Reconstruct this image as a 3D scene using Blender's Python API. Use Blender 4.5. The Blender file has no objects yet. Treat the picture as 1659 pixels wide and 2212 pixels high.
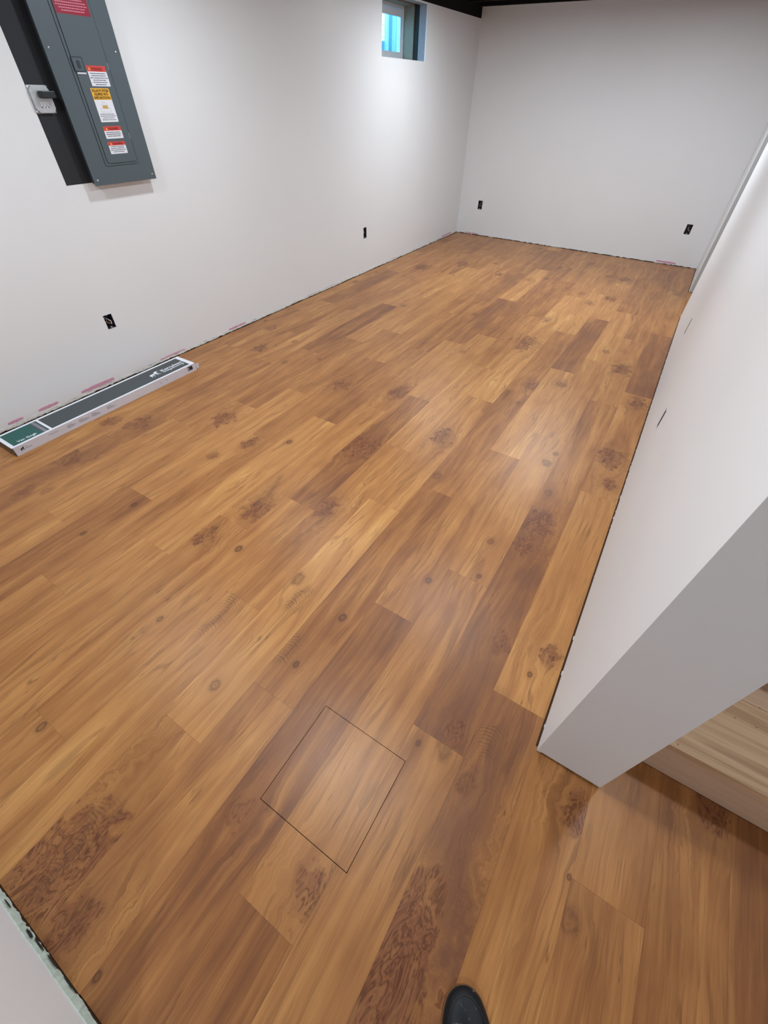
import bpy, bmesh, math, random
from mathutils import Vector, Matrix

random.seed(7)
SC = bpy.context.scene
COL = SC.collection

# ------------------------------------------------------------------ camera
cam_data = bpy.data.cameras.new('camera')
cam_data.sensor_fit = 'HORIZONTAL'
cam_data.sensor_width = 36.0
cam_data.lens = 903.2 / 1659.0 * 36.0
cam_data.clip_start = 0.02
cam = bpy.data.objects.new('camera', cam_data)
COL.objects.link(cam)
cam.location = (0.6826, 0.0, 1.4443)
cam.rotation_euler = (math.radians(44.902), math.radians(-0.927), math.radians(32.122))
SC.camera = cam

# ------------------------------------------------------------------ daylight outside the basement window
world = bpy.data.worlds.new('world')
SC.world = world
world.use_nodes = True
bg = world.node_tree.nodes['Background']
bg.inputs['Color'].default_value = (0.20, 0.60, 1.0, 1)
bg.inputs['Strength'].default_value = 7.5

# ------------------------------------------------------------------ exposure
vs = SC.view_settings
vs.view_transform = 'Standard'
vs.look = 'None'
vs.gamma = 1.0
vs.use_curve_mapping = False
vs.exposure = 0.13

# ceiling lamps of the place: (x, y, strength)
LAMPS = [(-1.45, 0.605, 205.0), (0.05, 0.605, 300.0), (-1.45, 2.155, 205.0), (0.05, 2.155, 300.0),
         (-1.45, 4.8675, 320.0), (0.05, 4.8675, 600.0), (1.25, -1.3325, 205.0), (1.34, 1.38, 170.0)]
LAMP_COL = (0.84, 0.925, 1.0, 1)
LAMP_GAIN = 1.0

# room measures (metres)
XL, XR, XR2, YB, YN = -2.284, 0.896, 1.084, 6.795, -0.445
YE, YD0, YD1 = 0.599, 4.932, 5.79           # right partition: near end, doorway
ZT, ZC = 2.055, 2.14                        # left wall top, joist underside
PW, PL = 0.178, 1.219                       # floor plank

# ------------------------------------------------------------------ helpers
def obj(name, bm, mat=None, parent=None, smooth=False, loc=(0, 0, 0), rot=None):
    me = bpy.data.meshes.new(name)
    bmesh.ops.recalc_face_normals(bm, faces=bm.faces)
    bm.to_mesh(me); bm.free()
    if smooth:
        for p in me.polygons: p.use_smooth = True
    o = bpy.data.objects.new(name, me)
    COL.objects.link(o)
    if mat is not None: me.materials.append(mat)
    if parent is not None: o.parent = parent
    o.location = loc
    if rot is not None: o.rotation_euler = rot
    return o

def thing(name, label, cat, loc=(0, 0, 0), group=None, rotz=0):
    o = bpy.data.objects.new(name, None); COL.objects.link(o)
    o.empty_display_size = 0.05
    o.location = loc; o.rotation_euler = (0, 0, rotz)
    o['label'] = label; o['category'] = cat
    if group: o['group'] = group
    return o

def struct(o, label=None):
    o['kind'] = 'structure'
    if label: o['label'] = label
    return o

def box(bm, x0, x1, y0, y1, z0, z1, bev=0.0, seg=2):
    vs_ = [bm.verts.new((x, y, z)) for x in (x0, x1) for y in (y0, y1) for z in (z0, z1)]
    F = [(0, 1, 3, 2), (4, 6, 7, 5), (0, 4, 5, 1), (2, 3, 7, 6), (0, 2, 6, 4), (1, 5, 7, 3)]
    fs = [bm.faces.new([vs_[i] for i in f]) for f in F]
    if bev > 0:
        es = list({e for f in fs for e in f.edges})
        bmesh.ops.bevel(bm, geom=es, offset=bev, segments=seg, profile=0.5, affect='EDGES')
    return bm

def bxo(name, dims, mat, parent=None, bev=0.0, **kw):
    bm = bmesh.new(); box(bm, *dims, bev=bev)
    return obj(name, bm, mat, parent, **kw)

def prism(bm, pts, axis_fn, h0, h1):
    """closed outline pts (u,v) extruded between h0 and h1; axis_fn(u,v,h)->xyz"""
    a = [bm.verts.new(axis_fn(u, v, h0)) for u, v in pts]
    b = [bm.verts.new(axis_fn(u, v, h1)) for u, v in pts]
    n = len(pts)
    bm.faces.new(a[::-1]); bm.faces.new(b)
    for i in range(n): bm.faces.new((a[i], a[(i+1) % n], b[(i+1) % n], b[i]))

def rrect(u0, u1, v0, v1, r, n=4):
    out = []
    for cx, cy, a0 in ((u1-r, v1-r, 0), (u0+r, v1-r, 90), (u0+r, v0+r, 180), (u1-r, v0+r, 270)):
        for i in range(n+1):
            a = math.radians(a0 + 90*i/n)
            out.append((cx+r*math.cos(a), cy+r*math.sin(a)))
    return out

def tube(bm, pts, r, n=8):
    pts = [Vector(p) for p in pts]
    rings = []
    for i, p in enumerate(pts):
        t = (pts[min(i+1, len(pts)-1)] - pts[max(i-1, 0)]).normalized()
        a = t.orthogonal().normalized(); b = t.cross(a)
        if rings:  # keep the frame steady
            pa = prev_a - t*prev_a.dot(t)
            if pa.length > 1e-6: a = pa.normalized(); b = t.cross(a)
        prev_a = a
        rr = r[i] if isinstance(r, (list, tuple)) else r
        rings.append([bm.verts.new(p + (a*math.cos(2*math.pi*k/n) + b*math.sin(2*math.pi*k/n))*rr) for k in range(n)])
    for A, B in zip(rings, rings[1:]):
        for k in range(n): bm.faces.new((A[k], A[(k+1) % n], B[(k+1) % n], B[k]))
    bm.faces.new(rings[0][::-1]); bm.faces.new(rings[-1])

def lathe(bm, prof, fn, n=24):
    """prof (r,h) pairs; fn(a,b,h)->xyz"""
    rings = []
    for r, h in prof:
        if r < 1e-6: rings.append([bm.verts.new(fn(0, 0, h))])
        else: rings.append([bm.verts.new(fn(r*math.cos(2*math.pi*k/n), r*math.sin(2*math.pi*k/n), h)) for k in range(n)])
    for A, B in zip(rings, rings[1:]):
        for k in range(n):
            q = [A[k % len(A)], A[(k+1) % len(A)], B[(k+1) % len(B)], B[k % len(B)]]
            u = []
            for v in q:
                if v not in u: u.append(v)
            if len(u) > 2: bm.faces.new(u)

def grid_wall(name, fn, u0, u1, v0, v1, holes, th, mat, parent=None):
    """slab with rectangular holes. fn(u,v,h)->xyz, h from 0 (room face) to th (back)"""
    us = sorted({u0, u1, *[h[0] for h in holes], *[h[1] for h in holes]})
    vv = sorted({v0, v1, *[h[2] for h in holes], *[h[3] for h in holes]})
    us = [u for u in us if u0 <= u <= u1]; vv = [v for v in vv if v0 <= v <= v1]
    bm = bmesh.new(); cache = {}
    def V(i, j, k):
        if (i, j, k) not in cache: cache[(i, j, k)] = bm.verts.new(fn(us[i], vv[j], th if k else 0.0))
        return cache[(i, j, k)]
    def solid(i, j):
        if i < 0 or j < 0 or i >= len(us)-1 or j >= len(vv)-1: return False
        cu, cv = (us[i]+us[i+1])/2, (vv[j]+vv[j+1])/2
        return not any(h[0] < cu < h[1] and h[2] < cv < h[3] for h in holes)
    for i in range(len(us)-1):
        for j in range(len(vv)-1):
            if not solid(i, j): continue
            bm.faces.new((V(i, j, 0), V(i+1, j, 0), V(i+1, j+1, 0), V(i, j+1, 0)))
            bm.faces.new((V(i, j, 1), V(i, j+1, 1), V(i+1, j+1, 1), V(i+1, j, 1)))
            if not solid(i-1, j): bm.faces.new((V(i, j, 0), V(i, j+1, 0), V(i, j+1, 1), V(i, j, 1)))
            if not solid(i+1, j): bm.faces.new((V(i+1, j, 0), V(i+1, j, 1), V(i+1, j+1, 1), V(i+1, j+1, 0)))
            if not solid(i, j-1): bm.faces.new((V(i, j, 0), V(i, j, 1), V(i+1, j, 1), V(i+1, j, 0)))
            if not solid(i, j+1): bm.faces.new((V(i, j+1, 0), V(i+1, j+1, 0), V(i+1, j+1, 1), V(i, j+1, 1)))
    return obj(name, bm, mat, parent)

def text(name, s, size, mat, parent, mtx, width=None, height=0.0004, align='LEFT', bold=0.0):
    cu = bpy.data.curves.new('txt', 'FONT')
    cu.body = s; cu.size = size; cu.extrude = height; cu.align_x = align; cu.resolution_u = 3; cu.offset = bold
    t = bpy.data.objects.new('txt', cu); COL.objects.link(t)
    bpy.context.view_layer.update()
    dg = bpy.context.evaluated_depsgraph_get()
    me = bpy.data.meshes.new_from_object(t.evaluated_get(dg))
    bpy.data.objects.remove(t); bpy.data.curves.remove(cu)
    if width is not None and len(me.vertices):
        xs = [v.co.x for v in me.vertices]; w = max(xs)-min(xs)
        f = width/w if w > 0 else 1
        for v in me.vertices: v.co.x *= f
    me.transform(mtx)
    me.name = name; me.materials.clear(); me.materials.append(mat)
    o = bpy.data.objects.new(name, me); COL.objects.link(o)
    o.parent = parent
    return o

# ------------------------------------------------------------------ materials
class N:
    """small node-graph writer"""
    def __init__(s, name):
        s.m = bpy.data.materials.new(name); s.m.use_nodes = True
        s.t = s.m.node_tree; s.b = s.t.nodes['Principled BSDF']
    def new(s, typ, **kw):
        n = s.t.nodes.new(typ)
        for k, v in kw.items(): setattr(n, k, v)
        return n
    def put(s, sock, v):
        if isinstance(v, bpy.types.NodeSocket): s.t.links.new(v, sock)
        elif v is not None: sock.default_value = v
    def math(s, op, a, b=None, c=None, clamp=False):
        n = s.new('ShaderNodeMath', operation=op, use_clamp=clamp)
        for i, v in enumerate((a, b, c)):
            if v is not None: s.put(n.inputs[i], v)
        return n.outputs[0]
    def add(s, a, b): return s.math('ADD', a, b)
    def sub(s, a, b): return s.math('SUBTRACT', a, b)
    def mul(s, a, b): return s.math('MULTIPLY', a, b)
    def div(s, a, b): return s.math('DIVIDE', a, b)
    def sstep(s, v, a, b, lo=0.0, hi=1.0):
        n = s.new('ShaderNodeMapRange', interpolation_type='SMOOTHSTEP')
        s.put(n.inputs['Value'], v)
        n.inputs['From Min'].default_value = a; n.inputs['From Max'].default_value = b
        n.inputs['To Min'].default_value = lo; n.inputs['To Max'].default_value = hi
        return n.outputs[0]
    def comb(s, x, y, z):
        n = s.new('ShaderNodeCombineXYZ')
        for i, v in enumerate((x, y, z)): s.put(n.inputs[i], v)
        return n.outputs[0]
    def sep(s, v):
        n = s.new('ShaderNodeSeparateXYZ'); s.put(n.inputs[0], v); return n.outputs
    def noise(s, vec, scale=1.0, detail=2.0, rough=0.5, dist=0.0):
        n = s.new('ShaderNodeTexNoise'); s.put(n.inputs['Vector'], vec)
        n.inputs['Scale'].default_value = scale; n.inputs['Detail'].default_value = detail
        n.inputs['Roughness'].default_value = rough; n.inputs['Distortion'].default_value = dist
        return n.outputs[0]
    def mix(s, f, a, b, blend='MIX'):
        n = s.new('ShaderNodeMix', data_type='RGBA', blend_type=blend)
        s.put(n.inputs[0], f); s.put(n.inputs[6], a); s.put(n.inputs[7], b)
        return n.outputs[2]
    def ramp(s, f, stops):
        n = s.new('ShaderNodeValToRGB'); s.put(n.inputs[0], f)
        cr = n.color_ramp
        while len(cr.elements) > 1: cr.elements.remove(cr.elements[-1])
        cr.elements[0].position = stops[0][0]; cr.elements[0].color = (*stops[0][1], 1)
        for p, c in stops[1:]:
            e = cr.elements.new(p); e.color = (*c, 1)
        return n.outputs[0]
    def bump(s, h, strength, dist):
        n = s.new('ShaderNodeBump'); s.put(n.inputs['Height'], h)
        n.inputs['Strength'].default_value = strength; n.inputs['Distance'].default_value = dist
        s.t.links.new(n.outputs[0], s.b.inputs['Normal'])
    def out(s, col=None, rough=None, metal=None, spec=None):
        s.put(s.b.inputs['Base Color'], col); s.put(s.b.inputs['Roughness'], rough)
        s.put(s.b.inputs['Metallic'], metal); s.put(s.b.inputs['Specular IOR Level'], spec)
        return s.m

def srgb(r, g, b):
    f = lambda c: (c/255/12.92) if c/255 <= 0.04045 else ((c/255+0.055)/1.055)**2.4
    return (f(r), f(g), f(b))

def plain(name, col, rough=0.6, metal=0.0, var=0.06, scale=30.0, spec=0.5, bump=0.0):
    g = N(name)
    tc = g.new('ShaderNodeTexCoord').outputs['Object']
    n = g.noise(tc, scale, 3)
    a = tuple(max(0, c*(1-var)) for c in col); b = tuple(min(1, c*(1+var)) for c in col)
    c = g.mix(n, (*a, 1), (*b, 1))
    if bump: g.bump(n, bump, 0.002)
    return g.out(c, rough, metal, spec)

def paint_mat(name, col, rough=0.5):
    g = N(name)
    pos = g.new('ShaderNodeNewGeometry').outputs['Position']
    fine = g.noise(pos, 420, 2)
    mid = g.noise(pos, 2.2, 3)
    c = g.mix(mid, (*[k*0.975 for k in col], 1), (*[min(1, k*1.02) for k in col], 1))
    g.bump(fine, 0.10, 0.0006)
    return g.out(c, rough, 0, 0.4)

def wood_floor():
    g = N('oak_plank_floor')
    x, y, z = g.sep(g.new('ShaderNodeTexCoord').outputs['Object'])
    def attr(nm): return g.new('ShaderNodeAttribute', attribute_type='OBJECT', attribute_name=nm)
    S = attr('seed').outputs['Fac']; tone = attr('tone').outputs['Fac']; pur = attr('purple').outputs['Fac']
    S = g.mul(S, 31.7)
    # distortion fields
    wv = g.comb(g.mul(x, 7.0), g.mul(y, 1.6), S)
    wn = g.noise(wv, 1.0, 2)
    xw = g.add(x, g.mul(g.sub(wn, 0.5), 0.055))
    dn = g.new('ShaderNodeTexNoise'); g.put(dn.inputs['Vector'], g.comb(x, y, S))
    dn.inputs['Scale'].default_value = 26; dn.inputs['Detail'].default_value = 3
    nr, ng, nb = g.sep(dn.outputs['Color'])
    jx = g.mul(g.sub(nr, 0.5), 1.9); jy = g.mul(g.sub(ng, 0.5), 1.9)
    burl = None; eye = None; halo = None
    for i in (1, 2, 3, 4):
        A = attr('k%d' % i)
        kx, ky, kr = g.sep(A.outputs['Vector']); ks = A.outputs['Alpha']
        big = g.sstep(kr, 0.018, 0.045)
        ux = g.div(g.sub(x, kx), kr); uy = g.div(g.sub(y, ky), g.mul(kr, 1.35))
        ux2 = g.add(ux, g.mul(jx, g.add(0.25, g.mul(big, 0.9)))); uy2 = g.add(uy, g.mul(jy, g.add(0.25, g.mul(big, 0.9))))
        q = g.math('SQRT', g.add(g.mul(ux2, ux2), g.mul(uy2, uy2)))
        inf = g.math('EXPONENT', g.mul(g.mul(q, q), -0.35))
        xw = g.sub(xw, g.mul(g.mul(g.mul(ux, kr), inf), 0.75))
        core = g.mul(g.sstep(q, 0.60, 1.10, 1.0, 0.0), ks)
        hl = g.mul(g.sstep(q, 0.2, 2.3, 1.0, 0.0), ks)
        b_ = g.mul(core, big); e_ = g.mul(g.mul(core, g.sub(1.0, big)), g.add(0.72, g.mul(g.math('SINE', g.add(g.mul(q, 11.0), g.mul(nb, 4.0))), 0.28)))
        burl = b_ if burl is None else g.math('MAXIMUM', burl, b_)
        eye = e_ if eye is None else g.math('MAXIMUM', eye, e_)
        halo = hl if halo is None else g.math('MAXIMUM', halo, hl)
    # grain
    broad = g.noise(g.comb(g.mul(xw, 15.0), g.mul(y, 1.15), S), 1.0, 3, 0.55, 0.5)
    strk = g.noise(g.comb(g.mul(xw, 75.0), g.mul(y, 2.6), g.add(S, 9.0)), 1.0, 4, 0.62)
    fine = g.noise(g.comb(g.mul(xw, 430.0), g.mul(y, 9.0), S), 1.0, 3, 0.6)
    blotch = g.noise(g.comb(g.mul(x, 9.0), g.mul(y, 5.0), g.add(S, 4.0)), 1.0, 3, 0.5)
    crack = g.noise(g.comb(g.mul(xw, 40.0), g.mul(y, 1.8), g.add(S, 2.0)), 1.0, 2, 0.5, 0.3)
    crk = g.mul(g.sstep(g.math('ABSOLUTE', g.sub(crack, 0.5)), 0.0, 0.012, 1.0, 0.0), g.sstep(blotch, 0.50, 0.64))
    t = g.add(g.add(g.mul(g.sub(broad, 0.5), 0.85), g.mul(g.sub(strk, 0.5), 0.44)), g.add(g.mul(g.sub(fine, 0.5), 0.30), g.mul(g.sub(blotch, 0.5), 0.46)))
    t = g.add(g.add(t, g.mul(tone, 0.58)), 0.52)
    col = g.ramp(t, [(0.0, srgb(106, 62, 33)), (0.28, srgb(146, 93, 51)), (0.52, srgb(173, 117, 66)), (0.75, srgb(194, 138, 80)), (1.0, srgb(218, 166, 102))])
    # purplish boards
    pm = g.mul(pur, g.sstep(g.add(g.mul(broad, 0.6), g.mul(blotch, 0.4)), 0.36, 0.62, 1.0, 0.15))
    col = g.mix(g.mul(pm, 0.70), col, (*srgb(118, 78, 60), 1))
    # knots: wrinkled dark and light contour lines inside a soft tinted patch
    wr = g.noise(g.comb(g.mul(x, 1.7), g.mul(y, 0.55), S), 15, 3.0, 0.55, 1.0)
    sn = g.math('SINE', g.mul(wr, 52.0))
    wl = g.sstep(sn, 0.45, 1.0); wp = g.sstep(sn, -0.45, -0.95)
    pat = g.sstep(wr, 0.36, 0.60, 1.0, 0.35)
    col = g.mix(g.mul(halo, 0.20), col, (*srgb(112, 70, 42), 1))
    col = g.mix(g.mul(g.mul(burl, pat), 0.80), col, (*srgb(116, 66, 42), 1))
    col = g.mix(g.mul(g.mul(burl, wp), 0.32), col, (*srgb(164, 108, 70), 1))
    col = g.mix(g.mul(g.mul(burl, wl), 0.62), col, (*srgb(80, 41, 24), 1))
    col = g.mix(g.mul(eye, 0.82), col, (*srgb(86, 51, 33), 1))
    col = g.mix(g.mul(crk, 0.5), col, (*srgb(82, 47, 28), 1))
    # loose cathedral lines
    cat = g.sstep(g.math('SINE', g.add(g.mul(xw, 120.0), g.mul(broad, 30.0))), 0.55, 1.0)
    col = g.mix(g.mul(g.mul(cat, g.sstep(blotch, 0.40, 0.62)), 0.34), col, (*srgb(100, 62, 38), 1))
    # feathered cross grain: a wandering dark spine with broken ribs
    F = attr('feather'); fx, fy, fl = g.sep(F.outputs['Vector'])
    fv = g.sub(y, fy)
    sp = g.noise(g.comb(0.0, g.mul(y, 5.0), S), 1.0, 2)
    fu = g.add(g.sub(x, fx), g.add(g.mul(g.sub(sp, 0.5), 0.14), g.mul(g.sub(nr, 0.5), 0.010)))
    fl2 = g.mul(fl, 1.5)
    along = g.sstep(g.div(g.math('ABSOLUTE', fv), fl2), 0.45, 1.0, 1.0, 0.0)
    fm = g.mul(g.math('EXPONENT', g.mul(g.mul(fu, fu), -620.0)), along)
    spine = g.mul(g.math('EXPONENT', g.mul(g.mul(fu, fu), -5200.0)), along)
    ph = g.add(g.add(g.mul(fv, 560.0), g.mul(g.mul(fu, fu), 6500.0)), g.add(g.mul(ng, 15.0), g.mul(wn, 30.0)))
    bands = g.mul(g.sstep(g.math('SINE', ph), 0.1, 1.0), g.sstep(nb, 0.30, 0.58))
    col = g.mix(g.mul(spine, 0.42), col, (*srgb(104, 66, 44), 1))
    col = g.mix(g.mul(g.mul(fm, bands), 0.52), col, (*srgb(92, 56, 34), 1))
    # embossed surface
    fine_e = g.noise(g.comb(g.mul(x, 430.0), g.mul(y, 9.0), S), 1.0, 3, 0.6)
    strk_e = g.noise(g.comb(g.mul(x, 75.0), g.mul(y, 2.6), S), 1.0, 3, 0.6)
    emb = g.add(g.mul(fine_e, 0.7), g.mul(strk_e, 0.5))
    g.bump(emb, 0.38, 0.0012)
    rough = g.add(0.37, g.mul(g.sub(fine, 0.5), 0.18))
    return g.out(col, rough, 0, 0.34)

def pine_mat(name, ax, c0, c1, dark):
    """raw pine; ax = 0 grain along x"""
    g = N(name)
    x, y, z = g.sep(g.new('ShaderNodeTexCoord').outputs['Object'])
    a, b = (x, y)
    wn = g.noise(g.comb(g.mul(a, 1.5), g.mul(b, 8.0), g.mul(z, 8.0)), 1.0, 2)
    bw = g.add(g.add(b, z), g.mul(g.sub(wn, 0.5), 0.045))
    br = g.noise(g.comb(g.mul(a, 1.2), g.mul(bw, 42.0), 3.0), 1.0, 3, 0.6)
    fi = g.noise(g.comb(g.mul(a, 6.0), g.mul(bw, 240.0), 1.0), 1.0, 3)
    col = g.mix(g.sstep(br, 0.36, 0.62), (*dark, 1), (*c1, 1))
    col = g.mix(g.mul(fi, 0.6), col, (*c0, 1))
    kn = g.new('ShaderNodeTexVoronoi'); g.put(kn.inputs['Vector'], g.comb(g.mul(a, 3.4), g.mul(g.add(b, z), 5.2), 0.3))
    kd = g.sstep(kn.outputs['Distance'], 0.035, 0.075, 1.0, 0.0)
    col = g.mix(g.mul(kd, 0.7), col, (*srgb(96, 66, 40), 1))
    g.bump(fi, 0.15, 0.001)
    return g.out(col, 0.62, 0, 0.3)

M = {}
M['floor'] = wood_floor()
M['wall'] = paint_mat('white_wall_paint', (0.78, 0.775, 0.775), 0.46)
M['wall_grey'] = paint_mat('grey_stub_end', (0.47, 0.475, 0.465), 0.55)  # darker grey than the white walls, for the far stub's end face
M['plaster'] = plain('rough_white_plaster', srgb(214, 210, 203), 0.9, var=0.22, scale=120, bump=0.6)
M['plaster_green'] = plain('green_board_paper', srgb(192, 206, 194), 0.9, var=0.16, scale=90, bump=0.5)
M['pink'] = plain('pink_dried_spackle', srgb(206, 152, 172), 0.85, var=0.12, scale=60, bump=0.4)
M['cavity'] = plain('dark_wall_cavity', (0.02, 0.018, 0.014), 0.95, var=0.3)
M['subfloor'] = plain('dark_subfloor', srgb(84, 54, 34), 0.95, var=0.2)
M['black_paint'] = plain('flat_black_ceiling_paint', (0.008, 0.008, 0.008), 0.9, var=0.2, spec=0.2)
M['panel_grey'] = plain('slate_grey_enamel', srgb(78, 89, 94), 0.42, var=0.03, scale=200)
M['panel_edge'] = plain('dark_door_seam', srgb(44, 52, 56), 0.6)
M['panel_box'] = plain('dark_grey_box_enamel', srgb(58, 64, 68), 0.5, var=0.05)
M['board_black'] = plain('black_painted_board', srgb(30, 31, 35), 0.7, var=0.12, scale=14)
M['galv'] = plain('galvanised_steel', (0.52, 0.53, 0.54), 0.42, 0.85, var=0.2, scale=60)
M['screw'] = plain('zinc_screw', (0.75, 0.76, 0.78), 0.25, 0.9)
M['black_plastic'] = plain('black_plastic', (0.006, 0.010, 0.010), 0.45)
M['blue_plastic'] = plain('dark_plastic_box', srgb(36, 40, 48), 0.5, var=0.15)
M['wire_white'] = plain('white_cable_jacket', srgb(200, 196, 190), 0.5)
M['wire_copper'] = plain('bare_copper', srgb(170, 110, 70), 0.35, 0.9)
M['wire_black'] = plain('black_wire', (0.02, 0.02, 0.02), 0.4)
M['st_white'] = plain('white_label_vinyl', srgb(226, 226, 230), 0.4, var=0.01)
M['st_red'] = plain('red_label_print', srgb(206, 66, 60), 0.4, var=0.03)
M['st_crimson'] = plain('crimson_label_print', srgb(146, 10, 44), 0.4, var=0.04)
M['st_pink'] = plain('pale_pink_print', srgb(214, 130, 150), 0.4)
M['st_yellow'] = plain('yellow_label_print', srgb(232, 176, 52), 0.4, var=0.02)
M['st_ink'] = plain('black_ink', srgb(84, 84, 98), 0.5)
M['st_dkred'] = plain('dark_red_ink', srgb(130, 30, 20), 0.5)
M['st_brown'] = plain('brown_ink', srgb(112, 78, 8), 0.5)
M['st_tan'] = plain('tan_print', srgb(198, 160, 96), 0.5)
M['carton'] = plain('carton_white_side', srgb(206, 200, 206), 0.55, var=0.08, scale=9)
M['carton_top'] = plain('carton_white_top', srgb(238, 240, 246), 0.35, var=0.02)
M['carton_dark'] = plain('charcoal_gloss_print', srgb(62, 69, 72), 0.36, var=0.10, scale=6)
M['carton_green'] = plain('teal_green_print', srgb(0, 86, 78), 0.4, var=0.04)
M['carton_in'] = plain('brown_cardboard', srgb(112, 92, 62), 0.8, var=0.12)
M['print_white'] = plain('white_print', srgb(240, 242, 246), 0.45, var=0.01)
M['print_grey'] = plain('grey_print', srgb(150, 152, 158), 0.5)
M['print_black'] = plain('black_print', (0.02, 0.02, 0.03), 0.5)
M['pine'] = pine_mat('raw_pine_tread', 0, srgb(212, 178, 144), srgb(202, 166, 130), srgb(152, 114, 82))
M['pine_riser'] = pine_mat('raw_pine_riser', 0, srgb(206, 174, 148), srgb(200, 168, 140), srgb(190, 156, 128))
M['stain'] = plain('orange_stained_wood', srgb(150, 88, 32), 0.5, var=0.15, scale=20)
M['leather'] = None
M['vinyl'] = plain('white_vinyl_window', srgb(214, 214, 216), 0.4)
M['jamb_wood'] = plain('grey_weathered_wood', srgb(150, 148, 150), 0.8, var=0.2, scale=40, bump=0.4)
M['jamb_tan'] = plain('brown_grey_concrete_form', srgb(138, 130, 112), 0.85, var=0.15, scale=30)
M['jamb_dark'] = plain('dark_gap_foam', srgb(40, 48, 46), 0.9)
M['well'] = plain('galvanised_window_well', srgb(170, 196, 204), 0.5, 0.3, var=0.1)
M['siding'] = plain('pale_siding', srgb(226, 226, 222), 0.7)
M['gravel'] = plain('gravel', srgb(120, 120, 116), 0.9, var=0.4, scale=50, bump=0.6)
M['lamp_trim'] = plain('white_lamp_trim', srgb(235, 235, 235), 0.4)

def glass_mat():
    g = N('window_glass')
    g.b.inputs['Transmission Weight'].default_value = 1.0
    g.b.inputs['IOR'].default_value = 1.0
    return g.out((0.92, 0.97, 1.0, 1), 0.0, 0, 0.5)
M['glass'] = glass_mat()

def emit_mat(name, col, s):
    g = N(name)
    g.b.inputs['Emission Color'].default_value = col
    g.b.inputs['Emission Strength'].default_value = s
    return g.out((0.8, 0.8, 0.8, 1), 0.5)

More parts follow.
